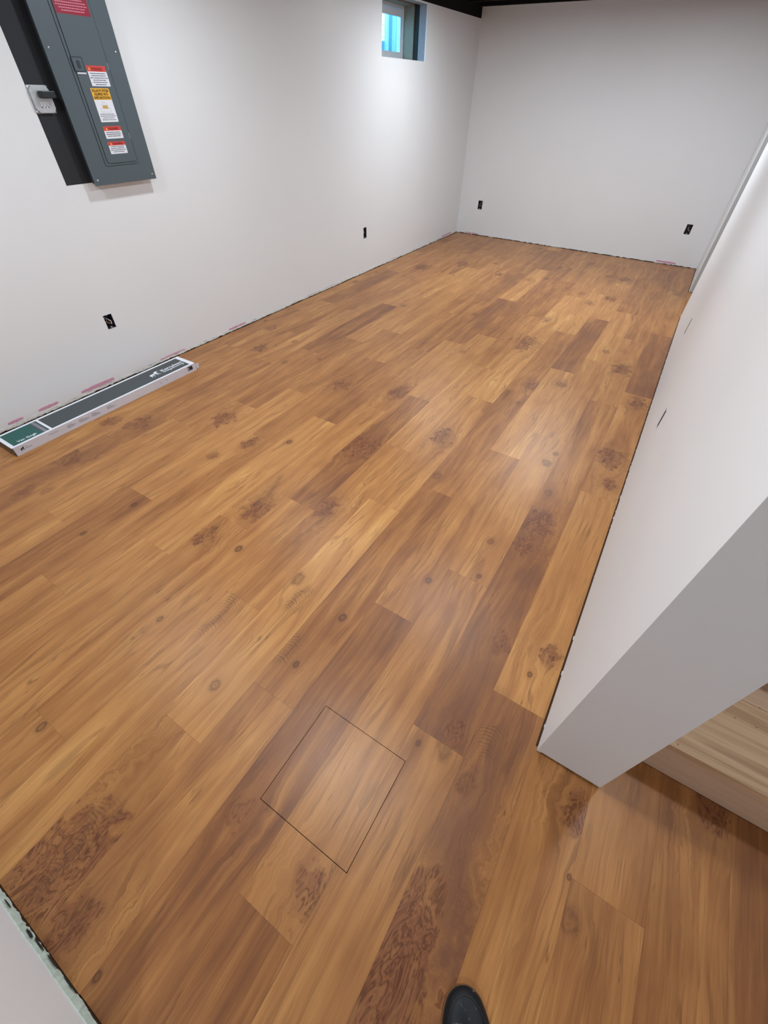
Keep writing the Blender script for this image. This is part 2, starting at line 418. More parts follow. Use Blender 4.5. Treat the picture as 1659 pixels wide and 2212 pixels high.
def leather_mat():
    g = N('scuffed_black_leather')
    tc = g.new('ShaderNodeTexCoord').outputs['Object']
    n = g.noise(tc, 38, 5, 0.65); f = g.noise(tc, 260, 3); sc = g.noise(tc, 90, 4, 0.7)
    c = g.mix(n, (0.002, 0.0025, 0.004, 1), (0.012, 0.013, 0.016, 1))
    c = g.mix(g.mul(g.mul(g.sstep(n, 0.56, 0.70), g.sstep(sc, 0.45, 0.62)), 0.55), c, (0.30, 0.31, 0.33, 1))
    g.bump(f, 0.25, 0.0008)
    return g.out(c, 0.55, 0, 0.28)
M['leather'] = leather_mat()
PLANKS={(-12,2):((-0.3, 0.4),[],None),
(-11,1):((0.0, 0.0),[(0.004,0.225,0.060,1.0)],None),
(-11,2):((-0.1, 0.0),[],None),
(-11,3):(None,[(0.009,0.462,0.085,1.0)],None),
(-10,-1):((-0.15, 0.3),[(-0.040,0.367,0.070,0.8),(0.044,0.106,0.050,0.6)],None),
(-10,0):((-0.15, 0.2),[(-0.024,-0.433,0.070,1.0)],None),
(-10,1):(None,[(-0.029,-0.223,0.028,0.7)],None),
(-9,-1):((0.0, 0.0),[(-0.058,-0.169,0.030,0.5)],None),
(-9,0):(None,[(-0.024,0.354,0.028,0.7)],None),
(-9,1):((-0.4, 0.2),[],None),
(-9,2):((0.1, 0.0),[],None),
(-9,3):(None,[(-0.008,-0.153,0.085,1.0)],None),
(-8,-1):((0.05, 0.0),[],None),
(-8,0):((0.0, 0.0),[(0.005,0.414,0.065,1.0)],None),
(-8,1):(None,[(-0.021,0.179,0.020,0.7)],None),
(-8,2):((0.1, 0.0),[(-0.068,0.303,0.030,0.7)],None),
(-7,-1):((-0.25, 0.1),[(0.041,0.543,0.017,1.0),(0.015,0.301,0.014,1.0)],None),
(-7,0):((0.15, 0.0),[(0.061,-0.198,0.035,0.7)],None),
(-7,1):((-0.1, 0.0),[],None),
(-7,4):(None,[(-0.032,-0.597,0.030,0.7)],None),
(-6,0):((-0.05, 0.0),[(-0.034,0.536,0.050,0.9)],None),
(-6,1):((-0.2, 0.1),[(0.010,0.163,0.065,1.0)],None),
(-6,2):((0.0, 0.0),[],None),
(-5,-1):((0.05, 0.0),[],None),
(-5,0):((0.25, 0.0),[(-0.029,0.313,0.020,1.0)],None),
(-5,2):(None,[(0.085,0.351,0.030,0.7)],None),
(-5,3):((-0.3, 0.5),[],None),
(-4,-1):((-0.05, 0.0),[(-0.044,0.471,0.050,1.0)],None),
(-4,0):(None,[(0.040,-0.479,0.070,1.0)],(-0.016,-0.354,0.120)),
(-4,1):(None,[(0.042,-0.346,0.080,1.0)],None),
(-4,2):((-0.4, 0.5),[],None),
(-3,-2):(None,[(-0.019,0.592,0.018,0.9)],None),
(-3,-1):((0.0, 0.0),[(-0.038,0.236,0.020,1.0),(-0.033,-0.177,0.014,0.8)],None),
(-3,0):((-0.35, 0.5),[(-0.012,-0.055,0.085,1.0)],None),
(-3,1):((0.1, 0.0),[(-0.048,0.212,0.030,0.6)],None),
(-3,2):((-0.3, 0.2),[],None),
(-2,-1):((0.15, 0.0),[],(-0.022,0.566,0.130)),
(-2,0):(None,[(-0.059,0.005,0.060,1.0)],(-0.031,-0.119,0.150)),
(-2,1):((0.2, 0.0),[],None),
(-2,4):(None,[(0.064,0.286,0.040,0.8)],None),
(-1,-1):((0.05, 0.0),[(0.030,0.176,0.150,1.0),(-0.042,0.162,0.070,0.9),(0.076,0.071,0.050,0.7)],(0.005,0.270,0.100)),
(-1,0):((0.25, 0.0),[(-0.065,0.040,0.030,0.8),(-0.014,-0.457,0.022,0.7)],(-0.013,-0.035,0.060)),
(-1,1):((0.0, 0.1),[(-0.017,0.069,0.070,1.0)],None),
(-1,2):((0.25, 0.0),[(-0.084,0.446,0.130,1.0)],None),
(-1,3):((0.3, 0.0),[(-0.052,-0.166,0.060,0.8)],None),
(0,-1):((-0.05, 0.3),[(-0.038,-0.067,0.060,0.9)],None),
(0,0):((-0.25, 0.2),[(0.021,-0.243,0.018,1.0),(-0.007,-0.484,0.014,1.0)],(-0.076,-0.455,0.060)),
(0,1):((-0.2, 0.1),[(-0.057,-0.496,0.028,0.7),(0.053,0.476,0.020,0.6)],None),
(0,2):(None,[(0.056,-0.463,0.065,1.0)],None),
(1,-1):((-0.38, 0.35),[(-0.028,-0.179,0.040,0.6),(-0.081,-0.574,0.012,1.0)],None),
(1,0):((-0.1, 0.2),[(0.042,-0.400,0.018,1.0)],None),
(1,2):((-0.4, 0.5),[],None),
(1,3):((0.1, 0.0),[(-0.023,0.046,0.070,1.0)],None),
(1,4):(None,[(-0.019,-0.422,0.070,1.0)],None),
(2,-2):((-0.38, 0.2),[],None),
(2,-1):((-0.1, 0.1),[(0.065,-0.519,0.050,1.0)],None),
(2,0):((0.05, 0.1),[(0.045,0.353,0.030,1.0),(0.065,0.467,0.020,0.8),(0.004,-0.364,0.020,0.6),(0.036,-0.574,0.012,1.0)],None),
(2,1):((0.0, 0.0),[],None),
(2,2):((0.1, 0.0),[(0.025,-0.388,0.030,0.8)],None),
(2,3):((-0.25, 0.1),[],None),
(3,-1):((0.05, 0.2),[(0.029,0.596,0.030,0.7),(-0.050,0.569,0.010,1.0)],None),
(3,0):((-0.42, 0.8),[(-0.022,0.503,0.075,1.0),(-0.040,0.320,0.050,1.0),(0.052,-0.185,0.040,0.9),(0.040,-0.561,0.040,0.9)],None),
(3,1):((-0.15, 0.0),[(-0.048,-0.478,0.028,0.8)],None),
(3,2):(None,[(0.014,-0.003,0.075,1.0)],None),
(3,3):((-0.15, 0.1),[],None),
(3,4):((-0.3, 0.1),[],None),
(4,-1):((-0.3, 0.8),[(-0.040,-0.156,0.110,1.0),(-0.053,-0.048,0.100,0.9),(-0.085,-0.124,0.050,0.8),(-0.052,0.310,0.035,0.8)],(-0.037,0.454,0.050)),
(4,0):((0.1, 0.0),[(0.040,-0.381,0.040,1.0),(-0.001,-0.489,0.011,1.0)],None),
(4,1):((0.0, 0.0),[(-0.013,-0.235,0.080,1.0),(0.018,0.494,0.060,1.0),(0.030,-0.477,0.045,1.0)],None),
(4,2):((-0.35, 0.4),[],None),
(4,4):((-0.2, 0.1),[],None),
(5,-1):((-0.02, 0.05),[(0.064,0.214,0.045,1.0),(0.021,0.474,0.020,0.0),(0.084,0.061,0.008,1.0)],None),
(6,-1):((-0.12, 0.1),[(-0.072,0.524,0.030,0.8)],None),
(6,0):((-0.05, 0.0),[],None),
(7,-1):((-0.25, 0.1),[(0.042,0.518,0.050,0.9)],None),
(8,0):((-0.4, 0.2),[],None)}

# ------------------------------------------------------------------ floor: planks on a dark subfloor
OFFS = {-13: .62, -12: .93, -11: .19, -10: .885, -9: 1.21, -8: .355, -7: .674, -6: .14, -5: .495, -4: .785, -3: 1.055, -2: .50,
        -1: .053, 0: .286, 1: .779, 2: 1.09, 3: .461, 4: .705, 5: .90, 6: .354, 7: .80, 8: .15, 9: .5, 10: .9, 11: .2, 12: .6}
HATCH = (0.2585, 0.5655, 0.047, 0.3555)     # x0 x1 y0 y1

bm = bmesh.new(); box(bm, -2.32, 2.3, -1.75, 6.85, -0.08, -0.0052)
floor = struct(obj('floor', bm, M['subfloor']), 'light brown oak plank floor laid lengthwise down the room')

def spans(k):
    if k <= 1: return [(YN+0.004, YB-0.008)]
    if k <= 4: return [(-1.62, YB-0.008)]
    if k == 5: return [(-1.62, 0.612), (YD0+0.004, YD1-0.004)]
    if k <= 9: return [(-1.62, 0.7445), (YD0-0.2, YB-0.02)]
    return [(-1.62, 0.7445)]

def set_wood(o, k, i):
    rnd = random.Random(k*131+i*17+5)
    d = PLANKS.get((k, i))
    tone, pur = rnd.uniform(-.22, .22), max(0, rnd.uniform(-.35, .35)); ks = []; f = None
    if d:
        if d[0]: tone, pur = d[0]
        ks = d[1]; f = d[2]
    elif rnd.random() < 0.75:
        ks = [(rnd.uniform(-.06, .06), rnd.uniform(-.5, .5), rnd.choice((.012, .02, .035, .05)), rnd.uniform(.5, .9))]
    o['seed'] = rnd.random(); o['tone'] = float(tone); o['purple'] = float(pur)
    for n in range(4):
        q = ks[n] if n < len(ks) else (9.0, 9.0, .01, 0.0)
        o['k%d' % (n+1)] = [float(v) for v in q]
    o['feather'] = [float(v) for v in (f or (9.0, 9.0, .1))]

G = 0.00014
def plank_mesh(name, k, i, x0, x1, y0, y1, parent, holes=()):
    cx, cy = (k+.5)*PW, OFFS[k]+(i+.5)*PL
    hs = [(a-cx, b-cx, c-cy, d-cy) for a, b, c, d in holes]
    o = grid_wall(name, lambda u, v, h: (u, v, -h), x0-cx, x1-cx, y0-cy, y1-cy, hs, 0.005, M['floor'], parent)
    o.location = (cx, cy, 0)
    set_wood(o, k, i)
    return o

for k in range(-13, 12):
    x0, x1 = max(k*PW+G, XL+0.010), min((k+1)*PW-G, 2.19)
    if x1-x0 < 0.01: continue
    for s0, s1 in spans(k):
        i = math.floor((s0-OFFS[k])/PL)
        while OFFS[k]+i*PL < s1:
            y0, y1 = max(s0, OFFS[k]+i*PL+G), min(s1, OFFS[k]+(i+1)*PL-G)
            if y1-y0 > 0.004:
                hl = []
                hx0, hx1, hy0, hy1 = max(x0, HATCH[0]), min(x1, HATCH[1]), max(y0, HATCH[2]), min(y1, HATCH[3])
                if hx0 < hx1 and hy0 < hy1: hl = [(hx0, hx1, hy0, hy1)]
                plank_mesh('plank', k, i, x0, x1, y0, y1, floor, hl)
            i += 1

# the square lift-out hatch, cut through three courses
hatch = thing('floor_hatch', 'square lift-out hatch cut into the plank floor, outlined by a thin dark gap', 'hatch', (0, 0, 0))
hx0, hx1, hy0, hy1 = HATCH; e = 0.0017
bxo('backing', (hx0-.004, hx1+.004, hy0-.004, hy1+.004, -0.00518, -0.00502), M['cavity'], hatch)
for k in (1, 2, 3):
    a, b = max(hx0+e, k*PW+G), min(hx1-e, (k+1)*PW-G)
    i = math.floor(((hy0+hy1)/2-OFFS[k])/PL)
    plank_mesh('plank', k, i, a, b, hy0+e, hy1-e, hatch)

# ------------------------------------------------------------------ walls
OUT_L = [(1.392, 1.450, .328, .414), (4.347, 4.403, .329, .428)]
OUT_B = [(-2.006, -1.944, .305, .405), (.601, .663, .324, .422)]
OUT_R = [(3.385, 3.441, .350, .452), (2.075, 2.131, .352, .452)]
WIN = (4.680, 5.500, 1.672, 2.044)
BRD = (1.503, 1.990, 1.059, 2.055)

fL = lambda u, v, h: (XL-h, u, v)
fB = lambda u, v, h: (u, YB+h, v)
fR = lambda u, v, h: (XR+h, u, v)
fN = lambda u, v, h: (u, YN-h, v)
wall_left = struct(grid_wall('wall_left', fL, YN-.1, YB+.1, 0.017, ZT, OUT_L+[WIN, BRD], 0.0127, M['wall']))
wall_back = struct(grid_wall('wall_back', fB, XL-.013, 2.2, 0.007, 2.38, OUT_B, 0.0127, M['wall']))
wall_right = struct(grid_wall('wall_right', fR, YE, YD0, 0.0045, 2.38, OUT_R, 0.0127, M['wall']))
bxo('end_panel', (XR+.0005, XR2, YE-.0003, YE+.0124, 0.0115, 2.38), M['wall'], wall_right)
bxo('back_panel', (XR2-.0127, XR2, YE+.0125, YD0-.0128, 0.007, 2.38), M['wall'], wall_right)
bxo('far_panel', (XR+.0128, XR2, YD0-.0127, YD0, 0.007, 2.38), M['wall'], wall_right)
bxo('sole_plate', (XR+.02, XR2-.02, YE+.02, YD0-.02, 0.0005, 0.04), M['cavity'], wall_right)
wall_far = struct(bxo('wall_right_far', (XR, XR2, YD1, YB-.001, 0.003, 2.38), M['wall']))
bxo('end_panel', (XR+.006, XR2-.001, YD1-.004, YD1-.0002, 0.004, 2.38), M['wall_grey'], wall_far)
wall_near = struct(grid_wall('wall_near', fN, XL-.1, 0.372, 0.036, 2.38, [], 0.12, M['wall']))
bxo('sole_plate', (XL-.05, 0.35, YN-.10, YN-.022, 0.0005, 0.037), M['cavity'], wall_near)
struct(bxo('wall_hall_right', (2.2, 2.3, -1.75, 6.9, 0, 2.38), M['wall']))
struct(bxo('wall_hall_rear', (0.25, 2.2, -1.75, -1.65, 0, 2.38), M['wall']))
struct(bxo('wall_hall_left', (0.25, 0.352, -1.65, YN-.121, 0, 2.38), M['wall']))
struct(bxo('wall_stair_end', (XR2, 2.2, 2.3, 2.4, 0, 2.38), M['wall']))
struct(bxo('wall_closet_near', (XR2, 2.2, 4.60, 4.70, 0, 2.38), M['wall']))
# dark cavity and sole plates behind the drywall
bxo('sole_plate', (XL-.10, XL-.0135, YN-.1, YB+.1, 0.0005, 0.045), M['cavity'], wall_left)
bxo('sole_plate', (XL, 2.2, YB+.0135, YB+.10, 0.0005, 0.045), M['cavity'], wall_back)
bmf = grid_wall('foundation', lambda u, v, h: (XL-.102-h, u, v), YN-.1, YB+.25, 0.0, 2.40, [(WIN[0]-.05, WIN[1]+.05, WIN[2]-.05, WIN[3]+.05)], 0.15, M['cavity'], wall_left)
bxo('foundation', (XL-.10, 2.3, YB+.101, YB+.25, 0, 2.40), M['cavity'], wall_back)
# rim board above the low left wall
bxo('rim_board', (XL-.06, XL-.004, YN-.1, YB+.05, ZT, 2.40), M['black_paint'], wall_left)

def ragged(name, fn, u0, u1, zb, zt, jb, jt, proud, mat, parent, step=0.011, keep=1.0, seed=1):
    rnd = random.Random(seed)
    bm = bmesh.new(); u = u0; row = None; lt = lb = 0.0
    while u < u1:
        lt = 0.72*lt + rnd.uniform(-jt, jt)*0.6; lb = 0.6*lb + rnd.uniform(-jb, jb)*0.6
        on = rnd.random() < keep
        t, b = zt+lt, max(0.0006, zb+lb)
        if t < b+.001: t = b+.001
        h = -proud*rnd.uniform(.4, 1.3)
        new = [bm.verts.new(fn(u, z, hh)) for z, hh in ((b, 0.002), (b, h), ((b+t)/2, h*rnd.uniform(.6, 1.5)), (t, h*.6), (t, 0.002))]
        if row and on:
            for a in range(4): bm.faces.new((row[a], new[a], new[a+1], row[a+1]))
        row = new if on else None
        if not on: u += step*rnd.uniform(0, 2)
        u += step*rnd.uniform(.5, 1.5)
    bmesh.ops.delete(bm, geom=[v for v in bm.verts if not v.link_faces], context='VERTS')
    o = obj(name, bm, mat, parent)
    o['kind'] = 'stuff'
    return o
ragged('ragged_plaster_edge', fL, YN, YB, 0.003, 0.0165, .005, .004, .0035, M['plaster'], wall_left, keep=1.0, seed=3)
ragged('ragged_plaster_edge', fB, XL, XR, 0.0025, 0.0065, .003, .002, .003, M['plaster'], wall_back, keep=.80, seed=4)
ragged('ragged_plaster_edge', fR, YE+.01, YD0, 0.002, 0.005, .002, .002, .002, M['plaster'], wall_right, step=.007, keep=.42, seed=5)
ragged('torn_green_board_edge', fN, XL, 0.33, 0.004, 0.041, .006, .003, .003, M['plaster_green'], wall_near, step=.007, keep=.997, seed=6)

# dark scars in the torn edge of the near wall
for u, w, z, hh in ((-.005, .03, .026, .014), (.03, .045, .020, .006), (.085, .05, .016, .005), (.15, .05, .012, .005), (-.10, .03, .03, .004)):
    rnd = random.Random(int(u*1000)); bm = bmesh.new()
    pts = [(u+w/2*math.cos(a)*rnd.uniform(.6, 1.1), z+hh/2*math.sin(a)*rnd.uniform(.6, 1.2)) for a in [2*math.pi*q/14 for q in range(14)]]
    prism(bm, pts, fN, -.0042, -.0058); obj('dark_scar', bm, M['cavity'], wall_near)

# pink dried spackle along the wall foot
def smear(wall, fn, u0, u1, z0, z1, seed):
    rnd = random.Random(seed); n = 14; top = []; bot = []
    for q in range(n+1):
        f = q/n; w = min(1, math.sin(math.pi*min(max(f, .02), .98))**.16)
        mid = (z0+z1)/2; half = (z1-z0)/2*w
        u = u0+(u1-u0)*f
        top.append((u, mid+half*rnd.uniform(.8, 1.1))); bot.append((u, mid-half*rnd.uniform(.8, 1.1)))
    bm = bmesh.new(); prism(bm, top+bot[::-1], fn, 0.0003, -0.0016)
    obj('pink_spackle', bm, M['pink'], wall)
smear(wall_left, fL, .615, .70, .026, .042, 1); smear(wall_left, fL, .79, .91, .026, .044, 2)
smear(wall_left, fL, 1.06, 1.29, .022, .044, 3); smear(wall_left, fL, 1.66, 1.88, .016, .028, 4)
smear(wall_left, fL, 2.33, 2.52, .016, .030, 5); smear(wall_left, fL, 6.3, 6.6, .016, .034, 6)
smear(wall_back, fB, .44, .66, .012, .034, 7); smear(wall_back, fB, -2.15, -1.95, .010, .022, 8)

# ------------------------------------------------------------------ ceiling: black joists
JS = 0.3875
ceiling = struct(bxo('ceiling', (XL-.1, 2.3, -1.75, 6.9, 2.40, 2.46), M['black_paint']))
for n in range(-6, 16):
    yj = .605+n*JS
    bxo('joist', (XL-.05, 2.2, yj-.02, yj+.02, ZC, 2.3995), M['black_paint'], ceiling)
bxo('joist', (XL-.05, 2.2, 6.735, 6.775, ZC, 2.3995), M['black_paint'], ceiling)

# ------------------------------------------------------------------ ceiling lamps
NAMES = ['round white ceiling lamp on the left, nearest the doorway end above the flooring carton',
         'round white ceiling lamp above the floor hatch, near the partition end',
         'round white ceiling lamp in the middle of the left row beside the electrical panel',
         'round white ceiling lamp in the middle of the right row along the partition',
         'round white ceiling lamp in front of the basement window',
         'round white ceiling lamp near the partition doorway by the back wall',
         'round white ceiling lamp in the hall behind the partition end',
         'round white ceiling lamp above the pine stair']
for (lx, ly, ls), lab in zip(LAMPS, NAMES):
    ly2 = .605+round((ly-.605)/JS)*JS
    L_ = thing('ceiling_lamp', lab, 'lamp', (lx, ly2, ZC), 'ceiling lamps under the joists')
    bm = bmesh.new(); lathe(bm, [(0, 0), (.092, 0), (.092, -.012), (.086, -.022), (.078, -.024), (.078, -.018), (0, -.018)], lambda a, b, h: (a, b, h), 32)
    obj('trim_ring', bm, M['lamp_trim'], L_, smooth=False)
    bm = bmesh.new(); lathe(bm, [(.0775, -.0185), (.0775, -.0225), (0, -.0225)], lambda a, b, h: (a, b, h), 32)
    obj('diffuser', bm, emit_mat('lamp_diffuser', LAMP_COL, ls*LAMP_GAIN), L_)

# ------------------------------------------------------------------ basement window in the left wall
win = bpy.data.objects.new('window_1', None); COL.objects.link(win); win.location = (0, 0, 0)
struct(win, 'small basement window set deep in the left wall')
def ring(name, y0, y1, z0, z1, wy, wz, h0, h1, mat):
    bm = bmesh.new()
    box(bm, XL-h1, XL-h0, y0, y0+wy, z0, z1); box(bm, XL-h1, XL-h0, y1-wy, y1, z0, z1)
    box(bm, XL-h1, XL-h0, y0+wy, y1-wy, z0, z0+wz); box(bm, XL-h1, XL-h0, y0+wy, y1-wy, z1-wz, z1)
    return obj(name, bm, mat, win)
Y0, Y1, Z0, Z1 = WIN
ring('jamb_lining', Y0-.035, Y1+.034, Z0-.035, Z1+.034, .035, .035, .0128, .088, M['jamb_wood'])
ring('foam_gap', Y0-.05, Y1+.05, Z0-.05, Z1+.05, .040, .040, .088, .150, M['jamb_dark'])
ring('concrete_reveal', Y0-.05, Y1+.05, Z0-.05, Z1+.05, .053, .053, .150, .262, M['jamb_tan'])
ring('vinyl_frame', Y0-.02, Y1+.012, Z0-.02, Z1+.02, .032, .045, .262, .330, M['vinyl'])
for (a, b) in ((4.70, 5.075), (5.045, 5.492)):
    hh = .275 if a > 5 else .300
    ring('sash', a, b, 1.690, 2.016, .036, .046, hh, hh+.022, M['vinyl'])
    bm = bmesh.new(); box(bm, XL-hh-.013, XL-hh-.010, a+.034, b-.034, 1.733, 1.972)
    obj('pane', bm, M['glass'], win)

# outside the window: gravel, corrugated well and the neighbour's wall
well = thing('window_well', 'pale corrugated metal well outside the basement window', 'window well', (XL-.34, 5.1, 1.5))
bm = bmesh.new()
rows = []
for q in range(121):
    f = q/120; a = math.pi*(f-.5)
    rr = .55+.012*math.sin(f*math.pi*44)
    rows.append((-(rr*math.cos(a))*1.1, rr*1.05*math.sin(a)))
pv = None
for u, v in rows:
    hw = .62 if v > .10 and u > -.22 else .33
    nv = [bm.verts.new((u, v, 0)), bm.verts.new((u, v, hw)), bm.verts.new((u-.004, v, hw)), bm.verts.new((u-.004, v, 0))]
    if pv:
        for a in range(4): bm.faces.new((pv[a], nv[a], nv[(a+1) % 4], pv[(a+1) % 4]))
    pv = nv
obj('corrugated_wall', bm, M['well'], well)
bm = bmesh.new(); box(bm, -.62, -.002, -.58, .58, -.05, .05)
obj('gravel_bed', bm, M['gravel'], well)
nb = thing('neighbour_house', 'pale house wall seen through the basement window', 'house', (-6.2, 11.0, 1.6))
for q in range(22):
    bm = bmesh.new(); box(bm, -.03+.01*(q % 2), .03, -5, 3.0, .16*q, .16*q+.155)
    obj('siding_board', bm, M['siding'], nb)
bm = bmesh.new(); box(bm, .03, .06, -.10, .28, .72, 1.30); obj('window_frame', bm, M['vinyl'], nb)
bm = bmesh.new(); box(bm, .055, .065, -.04, .22, .78, 1.24); obj('window_pane', bm, M['carton_dark'], nb)
bm = bmesh.new(); box(bm, .03, .11, .42, .52, 0, 3.5); obj('downspout', bm, M['vinyl'], nb)
bm = bmesh.new(); box(bm, .03, .30, -.5, .35, .30, .52); obj('meter_box', bm, M['well'], nb)

# ------------------------------------------------------------------ electrical panel on its black board
board = thing('backing_board', 'black painted board set into the left wall behind the grey electrical panel', 'board', (XL, 1.7, 1.06))
bxo('board', (-.016, -.001, BRD[0]-1.7+.001, BRD[1]-1.7-.001, .0005, .99), M['board_black'], board, bev=.001)

DP = 0.055
panel = thing('electrical_panel', 'slate grey electrical breaker panel with warning stickers on the left wall', 'electrical panel', (XL, 1.8272, 1.0492))
px, py, pz = XL, 1.7865, 1.058
panel.scale = (1, 1.0228, 1.0228)      # cover measured on a plane 65 mm further out
def P3(d, y, z): return (d, y-py, z-pz)
bxo('box', (.0005, DP-.004, 1.612-py, 1.962-py, .006, .88), M['panel_box'], panel, bev=.002)
bxo('cover', (DP-.004, DP, 1.594-py, 1.979-py, 0, .90), M['panel_grey'], panel, bev=.0015)
fP = lambda u, v, h: (DP+h, u-py, v-pz)
def outline_frame(name, u0, u1, v0, v1, r, w, h0, h1, mat, parent):
    bm = bmesh.new()
    A = rrect(u0, u1, v0, v1, r, 5); B = rrect(u0+w, u1-w, v0+w, v1-w, max(r-w, .001), 5); n = len(A)
    va = [bm.verts.new(fP(*q, h0)) for q in A]; vb = [bm.verts.new(fP(*q, h0)) for q in B]
    vc = [bm.verts.new(fP(*q, h1)) for q in A]; vd = [bm.verts.new(fP(*q, h1)) for q in B]
    for k in range(n):
        m = (k+1) % n
        bm.faces.new((vc[k], vc[m], vd[m], vd[k])); bm.faces.new((va[k], va[m], vc[m], vc[k])); bm.faces.new((vb[k], vd[k], vd[m], vb[m]))
        bm.faces.new((va[k], vb[k], vb[m], va[m]))
    return obj(name, bm, mat, parent)
bm = bmesh.new(); prism(bm, rrect(1.691, 1.889, 1.136, 1.915, .012), fP, 0.0, .0022)
lip = obj('door_lip', bm, M['panel_grey'], panel)
outline_frame('seam', 1.690, 1.890, 1.135, 1.916, .012, .0016, .0003, .0026, M['panel_edge'], lip)
bm = bmesh.new(); prism(bm, rrect(1.706, 1.881, 1.1465, 1.905, .010), fP, .0022, .0062)
door = obj('door', bm, M['panel_grey'], panel)
outline_frame('seam', 1.7048, 1.8822, 1.1453, 1.906, .011, .0016, .0022, .0040, M['panel_edge'], door)
# latch
bm = bmesh.new(); prism(bm, rrect(1.703, 1.753, 1.494, 1.541, .004), fP, .0062, .0078)
latch = obj('latch', bm, M['panel_grey'], panel)
outline_frame('bezel', 1.701, 1.755, 1.492, 1.543, .005, .0032, .0062, .0090, M['panel_edge'], latch)
bm = bmesh.new(); prism(bm, rrect(1.722, 1.737, 1.503, 1.530, .002), fP, .0078, .0098); obj('slide', bm, M['panel_edge'], latch)
bm = bmesh.new(); prism(bm, rrect(1.710, 1.754, 1.4845, 1.4895, .001), fP, .0062, .0068); obj('name_strip', bm, M['st_white'], latch)
# screws and hinges
for sy, sz in ((1.617, 1.566), (1.955, 1.568), (1.617, 1.080), (1.958, 1.081)):
    bm = bmesh.new(); lathe(bm, [(.0052, 0), (.0048, .0018), (.003, .0032), (0, .0036)], lambda a, b, h: (DP+h, sy-py+a, sz-pz+b), 14)
    s_ = obj('screw', bm, M['screw'], panel, smooth=True)
    bxo('slot', (DP+.0030, DP+.0039, sy-py-.0038, sy-py+.0038, sz-pz-.0005, sz-pz+.0005), M['panel_edge'], s_)
for hz in (1.515, 1.252):
    bm = bmesh.new(); tube(bm, [(DP+.004, 1.8845-py, hz-.012-pz), (DP+.004, 1.8845-py, hz+.012-pz)], .0016, 8)
    obj('hinge', bm, M['galv'], panel)

T3 = lambda y, z, h: Matrix(((0, 0, 1, DP+h), (1, 0, 0, y-py), (0, 1, 0, z-pz), (0, 0, 0, 1)))
HD = .0062
def sticker(u0, u1, v0, v1, base, hdr=None):
    bm = bmesh.new(); prism(bm, rrect(u0, u1, v0, v1, .002, 2), fP, HD, HD+.0004)
    s_ = obj('sticker', bm, base, panel)
    if hdr:
        bm = bmesh.new(); prism(bm, rrect(u0, u1, hdr[0], v1, .002, 2), fP, HD+.0004, HD+.0006)
        obj('header', bm, hdr[1], s_)
    return s_
def bars(s_, u0, u1, rows, mat, th, seed, center=True):
    """lines of print too small to read, as broken strokes"""
    rnd = random.Random(seed); bm = bmesh.new()
    for z, frac in rows:
        w = (u1-u0)*frac; c = (u0+u1)/2; u = c-w/2; end = c+w/2
        while u < end-.002:
            l = min(rnd.uniform(.004, .011), end-u)
            prism(bm, [(u, z-th/2), (u+l, z-th/2), (u+l, z+th/2), (u, z+th/2)], fP, HD+.0004, HD+.0007)
            u += l+.0018
    o = obj('fine_print', bm, mat, s_); o['kind'] = 'stuff'
s1 = sticker(1.764, 1.864, 1.443, 1.515, M['st_white'], (1.4945, M['st_red']))
text('lettering', 'WARNING', .0155, M['st_dkred'], s1, T3(1.787, 1.4985, HD+.0007), width=.058, bold=.0004)
bars(s1, 1.766, 1.862, [(1.488-.0078*k, f) for k, f in enumerate((.86, .80, .95, .72, .78, .60))], M['st_ink'], .0032, 1)
s2 = sticker(1.747, 1.846, 1.310, 1.436, M['st_white'], (1.3935, M['st_yellow']))
for k, (s, w) in enumerate((('SOLAR PV SYSTEM', .088), ('EQUIPPED WITH', .074), ('RAPID SHUTDOWN', .088))):
    text('lettering', s, .0135, M['st_brown'], s2, T3(1.7965-w/2, 1.4225-.0128*k, HD+.0007), width=w, bold=.0006)
bm = bmesh.new()
def stroke(a, b, w=.0008):
    a, b = Vector(a), Vector(b); d = (b-a).normalized(); n = Vector((-d.y, d.x))*w/2
    prism(bm, [tuple(a+n), tuple(b+n), tuple(b-n), tuple(a-n)], fP, HD+.0004, HD+.0006)
for a, b in (((1.777, 1.374), (1.7965, 1.388)), ((1.7965, 1.388), (1.815, 1.374)), ((1.770, 1.362), (1.770, 1.348)), ((1.770, 1.348), (1.823, 1.348)), ((1.823, 1.348), (1.823, 1.362)), ((1.770, 1.362), (1.780, 1.366)), ((1.823, 1.362), (1.812, 1.366))): stroke(a, b)
obj('house_outline', bm, M['print_grey'], s2)
bm = bmesh.new(); prism(bm, [(1.781, 1.361), (1.812, 1.361), (1.810, 1.374), (1.783, 1.374)], fP, HD+.0004, HD+.0007); obj('roof_panel', bm, M['st_tan'], s2)
bars(s2, 1.749, 1.844, [(1.340-.0070*k, f) for k, f in enumerate((.84, .90, .66, .80))], M['st_ink'], .0026, 2)
s3 = sticker(1.745, 1.845, 1.245, 1.294, M['st_white'], (1.2765, M['st_red']))
text('lettering', 'WARNING', .0135, M['st_dkred'], s3, T3(1.772, 1.280, HD+.0007), width=.060, bold=.0004)
bars(s3, 1.747, 1.843, [(1.270-.0075*k, f) for k, f in enumerate((.84, .88, .78))], M['st_ink'], .0034, 3)
s4 = sticker(1.742, 1.842, 1.183, 1.233, M['st_white'], (1.2175, M['st_red']))
text('lettering', 'WARNING', .0130, M['st_dkred'], s4, T3(1.769, 1.2205, HD+.0007), width=.060, bold=.0004)
bars(s4, 1.744, 1.840, [(1.213-.0072*k, f) for k, f in enumerate((.80, .86, .90, .66))], M['st_ink'], .0030, 4)
